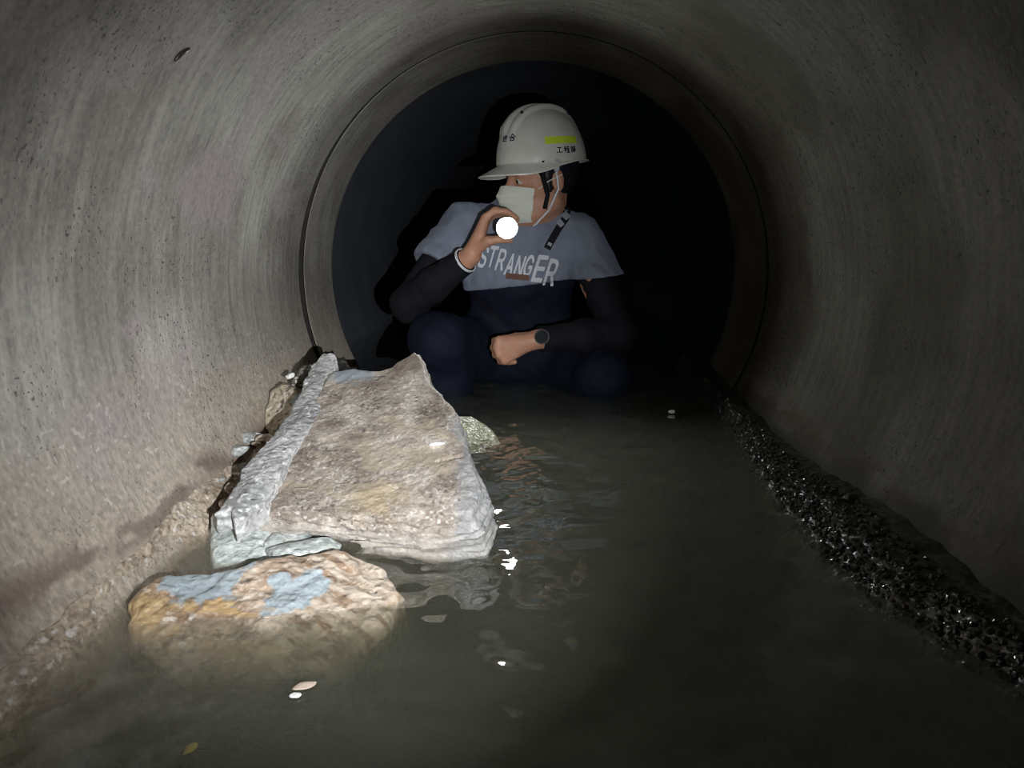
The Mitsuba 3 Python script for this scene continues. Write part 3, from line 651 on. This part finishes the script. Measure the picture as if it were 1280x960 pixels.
def shirt():
    F = Field((-0.43, 1.98, 0.44), (0.36, 2.46, 0.86), 0.0045)
    F.ell((-0.035, 2.30, 0.52), (0.160, 0.122, 0.17), k=0.06).ell(CHE, (0.176, 0.124, 0.17), k=0.06)
    F.cap(V(-0.15, 2.24, 0.725), V(0.08, 2.24, 0.705), 0.074, 0.074, 0.05)
    F.cap(NECK - V(0, 0, 0.05), NECK + V(0.0, -0.01, 0.012), 0.080, 0.071, 0.03)
    re, le = RS + (RE - RS) * 0.60, LS + (LE - LS) * 0.70
    F.cap(RS + V(0, 0, 0.004), re, 0.064, 0.070, 0.04).cap(LS + V(0, 0, 0.004), le, 0.066, 0.076, 0.04)
    F.wrinkle(0.018, 10, 3, (1, 1, 0.5)).wrinkle(0.009, 26, 5, (1.2, 1, 0.6))
    def sleeve_cut(E_, S, n):
        sl, P = F.box(E_ - 0.13, E_ + 0.13)
        F.D[sl] = np.maximum(F.D[sl], ((P - E_) @ unit(n)).astype(np.float32))
    sleeve_cut(RS + (RE - RS) * 0.52, RS, RE - RS)
    sleeve_cut(LS + (LE - LS) * 0.64, LS, LE - LS + V(-0.03, 0, 0))
    for S, E_, k in ((RS, RE, 0.52), (LS, LE, 0.64)):                      # hollow sleeve mouths
        c = Field(F.lo, F.lo + F.h * (F.n - 1), F.h); c.n = F.n; c.D = np.full(F.n, 1.0, np.float32)
        a, b = S + (E_ - S) * (k - 0.20), S + (E_ - S) * (k + 0.25)
        c.cap(a, b, 0.045, 0.066, 0)
        F.D = np.maximum(F.D, -c.D)
    F.cut(V(0, 2.2, 0.578), V(0.12, 0, -1))
    c = Field(F.lo, F.lo + F.h * (F.n - 1), F.h); c.n = F.n; c.D = np.full(F.n, 1.0, np.float32)
    c.cap(NECK + V(0.004, -0.012, -0.012), NECK + V(0.008, -0.03, 0.12), 0.064, 0.075, 0)
    F.D = np.maximum(F.D, -c.D)
    return F.mesh(2)
SHIRT = shirt()
put('person__shirt', SHIRT, 'shirt_cloth', True)
tag('person__shirt', 'grey short-sleeved T-shirt with slanted white lettering')
def arm_sleeve(S, E_, W, k0):
    F = Field(np.minimum(np.minimum(S, E_), W) - 0.09, np.maximum(np.maximum(S, E_), W) + 0.09, 0.0045)
    F.cap(S + (E_ - S) * k0, E_, 0.049, 0.046, 0.02).cap(E_, E_ + (W - E_) * 0.45, 0.047, 0.043, 0.02).cap(E_ + (W - E_) * 0.45, W, 0.043, 0.031, 0.02)
    F.wrinkle(0.006, 20, 7).cut(W - (W - E_) * 0.07, W - E_)
    return F.mesh(2)
put('person__arm_sleeve', arm_sleeve(RS, RE, RW, 0.3), 'black_cloth', True)
put('person__arm_sleeve_001', arm_sleeve(LS, LE, LW, 0.22), 'black_cloth', True)
tag('person__arm_sleeve', 'black arm sleeve'); tag('person__arm_sleeve_001', 'black arm sleeve')
def waders():
    F = Field((-0.40, 1.86, 0.0), (0.31, 2.54, 0.70), 0.0055)
    F.ell(PEL, (0.178, 0.138, 0.14), k=0.05).ell((-0.035, 2.31, 0.50), (0.152, 0.110, 0.17), k=0.06).ell(CHE - V(0, 0, 0.02), (0.163, 0.112, 0.12), k=0.04)
    for H, K, A in ((RH, RK, RF), (LH, LK, LF)):
        F.cap(H, K, 0.104, 0.078, 0.05).cap(K, K + (A - K) * 0.4, 0.077, 0.074, 0.03).cap(K + (A - K) * 0.4, A, 0.074, 0.056, 0.03)
        F.cap(A + V(0, 0.03, -0.02), A + V(0, -0.17, -0.035), 0.048, 0.036, 0.03)
    F.wrinkle(0.012, 9, 13).wrinkle(0.005, 22, 17)
    F.cut(V(0, 2.2, 0.66), V(0.05, 0, 1))
    return F.mesh(2)
WADERS = waders()
put('person__waders', WADERS, 'wader_cloth', True)
tag('person__waders', 'dark navy waders')

def front(mesh, pts, off=0.0015):
    """drops points (x, z) on the front of a garment"""
    pts = np.asarray(pts, float)
    o = np.stack([pts[:, 0], pts[:, 0] * 0 + 1.7, pts[:, 1]], -1)
    loc, ray, _ = mesh.ray.intersects_location(o, np.tile([0, 1.0, 0], (len(o), 1)), multiple_hits=False)
    y = np.full(len(o), np.nan); y[ray] = loc[:, 1]
    y[np.isnan(y)] = np.nanmedian(y) if np.isfinite(y).any() else 2.1
    return np.stack([pts[:, 0], y - off, pts[:, 1]], -1)
def print_letters(word):
    out = []
    x = -0.158
    for i, ch in enumerate(word):
        h = 0.056 if i < 6 else 0.070
        m = meshkit.text_mesh(ch, h, 0.0016, bold=True)
        v = np.array(m.vertices); v[:, 0] -= v[:, 0].min()
        w = 0.0225 if i < 6 else 0.030
        v[:, 0] *= w / max(v[:, 0].max(), 1e-6)
        m = trimesh.Trimesh(v, m.faces).subdivide_to_size(0.008)
        v = np.array(m.vertices)
        xx = x + v[:, 0] + 0.30 * v[:, 1]
        base = 0.628 - 0.20 * (x + 0.158) + 0.006 * math.sin(i * 1.3) - (0.014 if i >= 6 else 0)
        zz = base + v[:, 1] - 0.10 * v[:, 0]
        q = front(SHIRT, np.stack([xx, zz], -1), 0.0008)
        q[:, 1] -= v[:, 2]
        out.append(trimesh.Trimesh(q, m.faces, process=False))
        x += w + 0.003
    return out
for i, m in enumerate(print_letters('STRANGER')):
    put('person__shirt__letter' + (f'_{i:03d}' if i else ''), m, 'white_print', False)
def ribbon(mesh, line, width, off, thick=0.002):
    """a strap laid on the front of a garment along points (x, z)"""
    c = resample(line, 0.005)
    t = np.gradient(c, axis=0); t /= np.linalg.norm(t, axis=1, keepdims=True)
    n = np.stack([-t[:, 1], t[:, 0]], -1)
    a, b = front(mesh, c - n * width / 2, off), front(mesh, c + n * width / 2, off)
    d = V(0, thick, 0)
    v = np.concatenate([np.stack([a, b, b + d, a + d], 1).reshape(-1, 3)])
    f = grid_faces(len(c), 4, True)
    e = len(v) - 4
    return outward(v, np.vstack([f, [[0, 1, 2], [0, 2, 3], [e, e + 2, e + 1], [e, e + 3, e + 2]]]))
bp = ribbon(SHIRT, [(-0.075, 0.603), (-0.01, 0.598)], 0.016, 0.003)
put('person__shirt__print', bp, 'brown_print', 30); tag('person__shirt__print', 'dull brown print below the lettering')
put('person__strap', ribbon(SHIRT, [(0.098, 0.790), (0.092, 0.762), (0.073, 0.735), (0.052, 0.700), (0.040, 0.678)], 0.020, 0.004), 'black_cloth', 30)
tag('person__strap', 'black shoulder strap with pale clips')
for i, (ln, w) in enumerate(((((0.099, 0.775), (0.086, 0.762)), 0.020), (((0.083, 0.752), (0.071, 0.742)), 0.018), (((0.050, 0.694), (0.045, 0.686)), 0.012))):
    put('person__strap__clip' + (f'_{i:03d}' if i else ''), ribbon(SHIRT, ln, w, 0.008, 0.004), 'grey_plastic', 30)
put('person__wader_strap', ribbon(WADERS, [(-0.165, 0.54), (-0.12, 0.49), (-0.085, 0.45)], 0.016, 0.003), 'black_cloth', 30)

# helmet
HO = hp(-0.006, 0, 0.042)
def dome(th, ph, off=0.0):
    th, ph = np.broadcast_arrays(np.asarray(th, float), np.asarray(ph, float))
    a = 0.130 + 0.0 * th; b = 0.109
    c = np.cos(ph)**0.80
    f, l, u = a * np.cos(th) * c, b * np.sin(th) * c, 0.150 * np.sin(ph)**1.05
    L = np.abs(l)
    up = np.clip((ph - 0.50) / 0.25, 0, 1); up = up * up * (3 - 2 * up)
    fr = np.clip((f + 0.10) / 0.05, 0, 1)
    rib = np.exp(-(L / 0.016)**4) * 0.008 + np.exp(-((L - 0.038) / 0.0095)**4) * 0.008
    k = 1 + (rib * up * fr) / 0.13
    P = np.stack([f * k, l * k, u * k], -1)
    if np.any(off):
        nn = P / np.array([a.mean()**2, b**2, 0.150**2])
        P = P + nn / np.linalg.norm(nn, axis=-1, keepdims=True) * off
    return HO + P @ HFRAME
def shell_mesh(fn, n, m, thick):
    th = np.linspace(0, 2 * np.pi, m, endpoint=False)
    ph = np.linspace(0, np.pi / 2 - 0.02, n)
    A, B = fn(th[None], ph[:, None], 0.0), fn(th[None], ph[:, None], -thick)
    V_ = np.concatenate([A, B[::-1]], 0)
    v = np.vstack([V_.reshape(-1, 3)])
    f = grid_faces(2 * n, m, True)
    f = np.vstack([f, grid_faces(2, m, True) % 1 + 0]) if False else f
    top, inn = fn(0.0, np.pi / 2, 0.0), fn(0.0, np.pi / 2, -thick)
    j = np.arange(m); k = (j + 1) % m
    # rim: inner last row back to outer first row
    rim = np.vstack([np.stack([(2 * n - 1) * m + j, j, k], -1), np.stack([(2 * n - 1) * m + j, k, (2 * n - 1) * m + k], -1)])
    return outward(v, np.vstack([f, rim[:, ::-1]]))
put('person__helmet', shell_mesh(dome, 60, 160, 0.003), 'helmet_plastic', 40)
tag('person__helmet', 'white hard hat with ribs, a yellow-green sticker and handwritten characters')
def brim():
    m = 160
    th = np.linspace(0, 2 * np.pi, m, endpoint=False)
    c, s = np.cos(th), np.sin(th)
    ext = 0.007 + 0.050 * np.clip(c, 0, 1)**1.3
    rows = []
    for k, dz in ((0.0, 0.006), (0.0, 0.0), (0.35, 0.0), (0.7, 0), (1.0, 0), (1.0, -0.0035), (0.7, -0.0035), (0.35, -0.0035), (-0.06, -0.0035), (-0.06, 0.006)):
        f, l = (0.130 + k * ext) * c, (0.109 + k * (ext * 0.72 + 0.002)) * s
        u = dz - 0.024 * max(k, 0) * np.clip(c, 0, 1) - 0.022 * (np.clip(np.abs(s), 0, 1)**2) * np.clip(c + 0.45, 0, 1) * (0.3 + 0.7 * max(k, 0)) + 0.0
        rows.append(HO + np.stack([f, l, u], -1) @ HFRAME)
    rows.append(rows[0])
    return outward(np.array(rows).reshape(-1, 3), grid_faces(len(rows), m, True))
put('person__helmet__brim', brim(), 'helmet_plastic', 40)
def sticker(t0, t1, p0, p1):
    th, ph = np.linspace(t0, t1, 14), np.linspace(p0, p1, 7)
    A, B = dome(th[None], ph[:, None], 0.0016), dome(th[None], ph[:, None], 0.0002)
    n = A.shape[0] * A.shape[1]
    f = grid_faces(7, 14)
    m = trimesh.Trimesh(np.vstack([A.reshape(-1, 3), B.reshape(-1, 3)]), np.vstack([f, f[:, ::-1] + n]), process=False)
    bd = trimesh.Trimesh(A.reshape(-1, 3), f, process=False)
    e = bd.edges[trimesh.grouping.group_rows(bd.edges_sorted, require_count=1)]
    m.faces = np.vstack([m.faces, np.stack([e[:, 1], e[:, 0], e[:, 0] + n], -1), np.stack([e[:, 1], e[:, 0] + n, e[:, 1] + n], -1)])
    return outward(np.array(m.vertices), np.array(m.faces))
GLYPHS = {
    'shi': [[(.05, .62), (.95, .62)], [(.25, .9), (.25, .1), (.95, .1)], [(.52, .95), (.52, .35), (.78, .35)], [(.78, .95), (.78, .35)]],
    'he': [[(.5, .98), (.28, .7), (.02, .5)], [(.5, .98), (.72, .7), (.98, .5)], [(.32, .54), (.68, .54)], [(.22, .38), (.78, .38), (.78, .03), (.22, .03), (.22, .38)]],
    'gong': [[(.15, .85), (.85, .85)], [(.5, .85), (.5, .12)], [(.03, .12), (.97, .12)]],
    'cheng': [[(.34, .97), (.08, .86)], [(.02, .68), (.46, .68)], [(.24, .9), (.24, 0)], [(.24, .6), (.03, .3)], [(.26, .58), (.43, .38)],
              [(.56, .92), (.92, .92), (.92, .64), (.56, .64), (.56, .92)], [(.52, .48), (.96, .48)], [(.56, .27), (.92, .27)], [(.5, .03), (.99, .03)], [(.74, .48), (.74, .03)]],
    'shi_master': [[(.24, .99), (.15, .86)], [(.1, .86), (.1, .08)], [(.1, .86), (.38, .86), (.38, .62), (.1, .62)], [(.1, .42), (.4, .42), (.4, .1), (.1, .1)],
                   [(.5, .9), (.98, .9)], [(.56, .7), (.56, .2)], [(.56, .7), (.93, .7), (.93, .22), (.85, .26)], [(.745, .9), (.745, 0)]],
}
def glyph(name, t0, p0, wt, hp_, r, lean=0.0):
    out = []
    for st in GLYPHS[name]:
        q = resample(st, 0.06)
        out.append(tube(dome(t0 - q[:, 0] * wt, p0 + q[:, 1] * hp_ + lean * q[:, 0], 0.0008), r, 6))
    return trimesh.util.concatenate(out)
STICK = (1.27, 2.10, 0.31, 0.44)
put('person__helmet__sticker', sticker(*STICK), 'sticker_yellow', 40); tag('person__helmet__sticker', 'yellow-green reflective sticker')
SIDE, FRONTG = (1.50, 0.135), (0.10, 0.43)
for i, g_ in enumerate(('gong', 'cheng', 'shi_master')):
    put('person__helmet__character' + (f'_{i:03d}' if i else ''), glyph(g_, SIDE[0] + 0.18 * i, SIDE[1], -0.145, 0.115, 0.0011), 'ink', True)
for i, g_ in enumerate(('shi', 'he')):
    put(f'person__helmet__character_{i + 3:03d}', glyph(g_, FRONTG[0] + 0.27 * i, FRONTG[1], -0.2, 0.13, 0.0012), 'ink', True)
for i, (t_, p_) in enumerate(((0.62, 0.98), (-0.55, 0.98), (2.45, 0.95))):
    vm = trimesh.creation.icosphere(subdivisions=2)
    nrm_ = unit(dome(t_, p_, 0.01) - dome(t_, p_, 0.0))
    put('person__helmet__vent' + (f'_{i:03d}' if i else ''), trimesh.Trimesh(dome(t_, p_, 0.0) + vm.vertices * 0.0045, vm.faces), 'ink', True)
# chin strap, hair, mask, eyes
put('person__hair', (lambda F: F.ell(hp(-0.018, 0, 0.030), (0.098, 0.082, 0.100), HFRAME, 0.0).cap(hp(0.018, 0.070, 0.03), hp(0.012, 0.070, -0.030), 0.015, 0.010, 0.01)
     .cap(hp(0.018, -0.070, 0.03), hp(0.012, -0.070, -0.030), 0.015, 0.010, 0.01).cut(hp(0.035, 0, 0), HF + 0.35 * -HU).cut(hp(0, 0, -0.045), -HU).cut(hp(0, 0, 0.085), HU).wrinkle(0.003, 60, 3).mesh(1))
    (Field(HC - 0.15, HC + 0.16, 0.004)), 'hair', True)
tag('person__hair', 'short black hair at temple and nape')
put('person__chin_strap', tube(resample([hp(0.005, 0.104, 0.045), hp(0.002, 0.098, 0.010), hp(-0.004, 0.094, -0.030), hp(0.020, 0.075, -0.085), hp(0.048, 0.045, -0.120), hp(0.052, 0.0, -0.132), hp(0.048, -0.045, -0.120), hp(0.020, -0.072, -0.085), hp(0, -0.086, -0.02), hp(0, -0.104, 0.045)], 0.006), 0.0032, 8), 'white_cord', True)
put('person__chin_strap__clip', trimesh.creation.box((0.014, 0.010, 0.030), trimesh.transformations.translation_matrix(hp(0.004, 0.106, 0.030))), 'grey_plastic', False)
put('person__chin_strap__band', tube(resample([hp(0.040, 0.098, 0.045), hp(0.036, 0.084, 0.0), hp(0.024, 0.082, -0.045), hp(0.030, 0.070, -0.080)], 0.006), 0.006, 8), 'black_cloth', True)
def mask():
    s, t = np.linspace(-1, 1, 33), np.linspace(0, 1, 25)
    S, Tt = np.meshgrid(s, t, indexing='ij')
    a = S * math.radians(62) * (1 - 0.18 * Tt**2)
    u = -0.010 - 0.016 * np.abs(S)**1.6 * (1 - Tt) - Tt * 0.104
    bulge = 0.014 * np.exp(-(S / 0.35)**2) * np.exp(-((Tt - 0.28) / 0.30)**2)
    prof = np.interp(Tt, [0, 0.25, 0.55, 0.85, 1], [0.106, 0.116, 0.110, 0.104, 0.086])
    pleat = 0.0012 * np.sin(Tt * 30)
    f = 0.012 + (prof - 0.004 + pleat) * np.cos(a) + bulge
    l = 0.083 * np.sin(a) * np.interp(Tt, [0, 0.6, 1], [1.0, 0.98, 0.80])
    A = HC + np.stack([f, l, u], -1) @ HFRAME
    B = HC + np.stack([f - 0.002, l, u], -1) @ HFRAME
    n = A.shape[0] * A.shape[1]
    fc = grid_faces(33, 25)
    return outward(np.vstack([A.reshape(-1, 3), B.reshape(-1, 3)]), np.vstack([fc, fc[:, ::-1] + n]))
put('person__mask', mask(), 'mask_cloth', 40)
tag('person__mask', 'pale surgical face mask')
for i, s in enumerate((1, -1)):
    sfx = f'_{i:03d}' if i else ''
    put('person__mask__ear_loop' + sfx, tube(resample([hp(0.046, s * 0.070, -0.028), hp(0.02, s * 0.080, -0.010), hp(-0.02, s * 0.088, 0.006)], 0.006), 0.0016, 6), 'mask_cloth', True)
    e = trimesh.creation.icosphere(subdivisions=3, radius=0.0118)
    put('person__eye' + sfx, trimesh.Trimesh(e.vertices + hp(0.0775, s * 0.031, -0.001), e.faces), 'eye_white', True)
    ir = trimesh.creation.icosphere(subdivisions=2, radius=0.0058)
    put('person__eye' + sfx + '__iris', trimesh.Trimesh(ir.vertices + hp(0.0850, s * 0.031, -0.003), ir.faces), 'hair', True)
    put('person__eyebrow' + sfx, tube([hp(0.092, s * 0.014, 0.019), hp(0.094, s * 0.030, 0.023), hp(0.083, s * 0.048, 0.019)], [0.003, 0.0035, 0.002], 8), 'hair', True)
put('person__collar', (lambda F: F.cap(NECK + V(0.002, -0.006, -0.012), NECK + V(0.006, -0.014, 0.012), 0.068, 0.064, 0).cut(NECK + V(0.006, -0.014, 0.014), V(0.1, -0.35, 1)).mesh(1))(Field(NECK - 0.1, NECK + 0.1, 0.004)), 'collar_cloth', True)
tag('person__collar', 'dull maroon collar')
# watch and wrist band
def band(W, E_, k, r, w):
    c = W + (E_ - W) * k
    return lathe([(-w / 2, r - 0.003), (-w / 2, r), (w / 2, r), (w / 2, r - 0.003), (-w / 2, r - 0.003)], c, E_ - W, 40), c
wb, wc = band(LW, LE, 0.07, 0.0345, 0.018)
put('person__watch', wb, 'black_cloth', 30); tag('person__watch', 'dark wristwatch')
wn = unit(V(-0.1, -0.95, 0.25))
put('person__watch__face', lathe([(0, 0), (0, 0.019), (0.008, 0.019), (0.009, 0.0165), (0.0085, 0)], wc + wn * 0.032, wn, 32), 'dark_glass', 30)
put('person__watch__bezel', lathe([(0.0065, 0.0170), (0.0065, 0.0195), (0.0095, 0.0195), (0.0095, 0.0170), (0.0065, 0.0170)], wc + wn * 0.032, wn, 32), 'black_metal', 30)
wb, _ = band(RW, RE, 0.085, 0.0345, 0.006)
put('person__wrist_band', wb, 'white_cord', 30); tag('person__wrist_band', 'thin pale wrist band')

# the worker's torch, lit
tp = lambda a, r: (a, r)
put('torch', lathe([(-0.150, 0), (-0.150, 0.0135), (-0.146, 0.0150), (-0.036, 0.0150), (-0.022, 0.0215), (-0.004, 0.0265), (0.0, 0.0265), (0.0, 0.0242), (-0.006, 0.0236), (-0.006, 0)], TORCH, TDIR, 48), 'black_metal', 30)
tag('torch', 'small black hand torch, lit and aimed at the viewer, in the worker\'s raised hand', 'torch')
put('torch__bezel', lathe([(-0.002, 0.0242), (-0.002, 0.0272), (0.0015, 0.0272), (0.0015, 0.0242), (-0.002, 0.0242)], TORCH, TDIR, 48), 'chrome', 30)
lens = lathe([(-0.0055, 0), (-0.0055, 0.0234), (-0.003, 0.0234), (-0.003, 0)], TORCH, TDIR, 40)
scene['torch__lens'] = ply(lens, {'type': 'diffuse', 'reflectance': {'type': 'rgb', 'value': [0.5, 0.5, 0.5]}}, False,
                           emitter={'type': 'area', 'radiance': {'type': 'rgb', 'value': [TORCH_RADIANCE * 0.95, TORCH_RADIANCE, TORCH_RADIANCE * 0.97]}})
tag('torch__lens', 'glowing white lens')
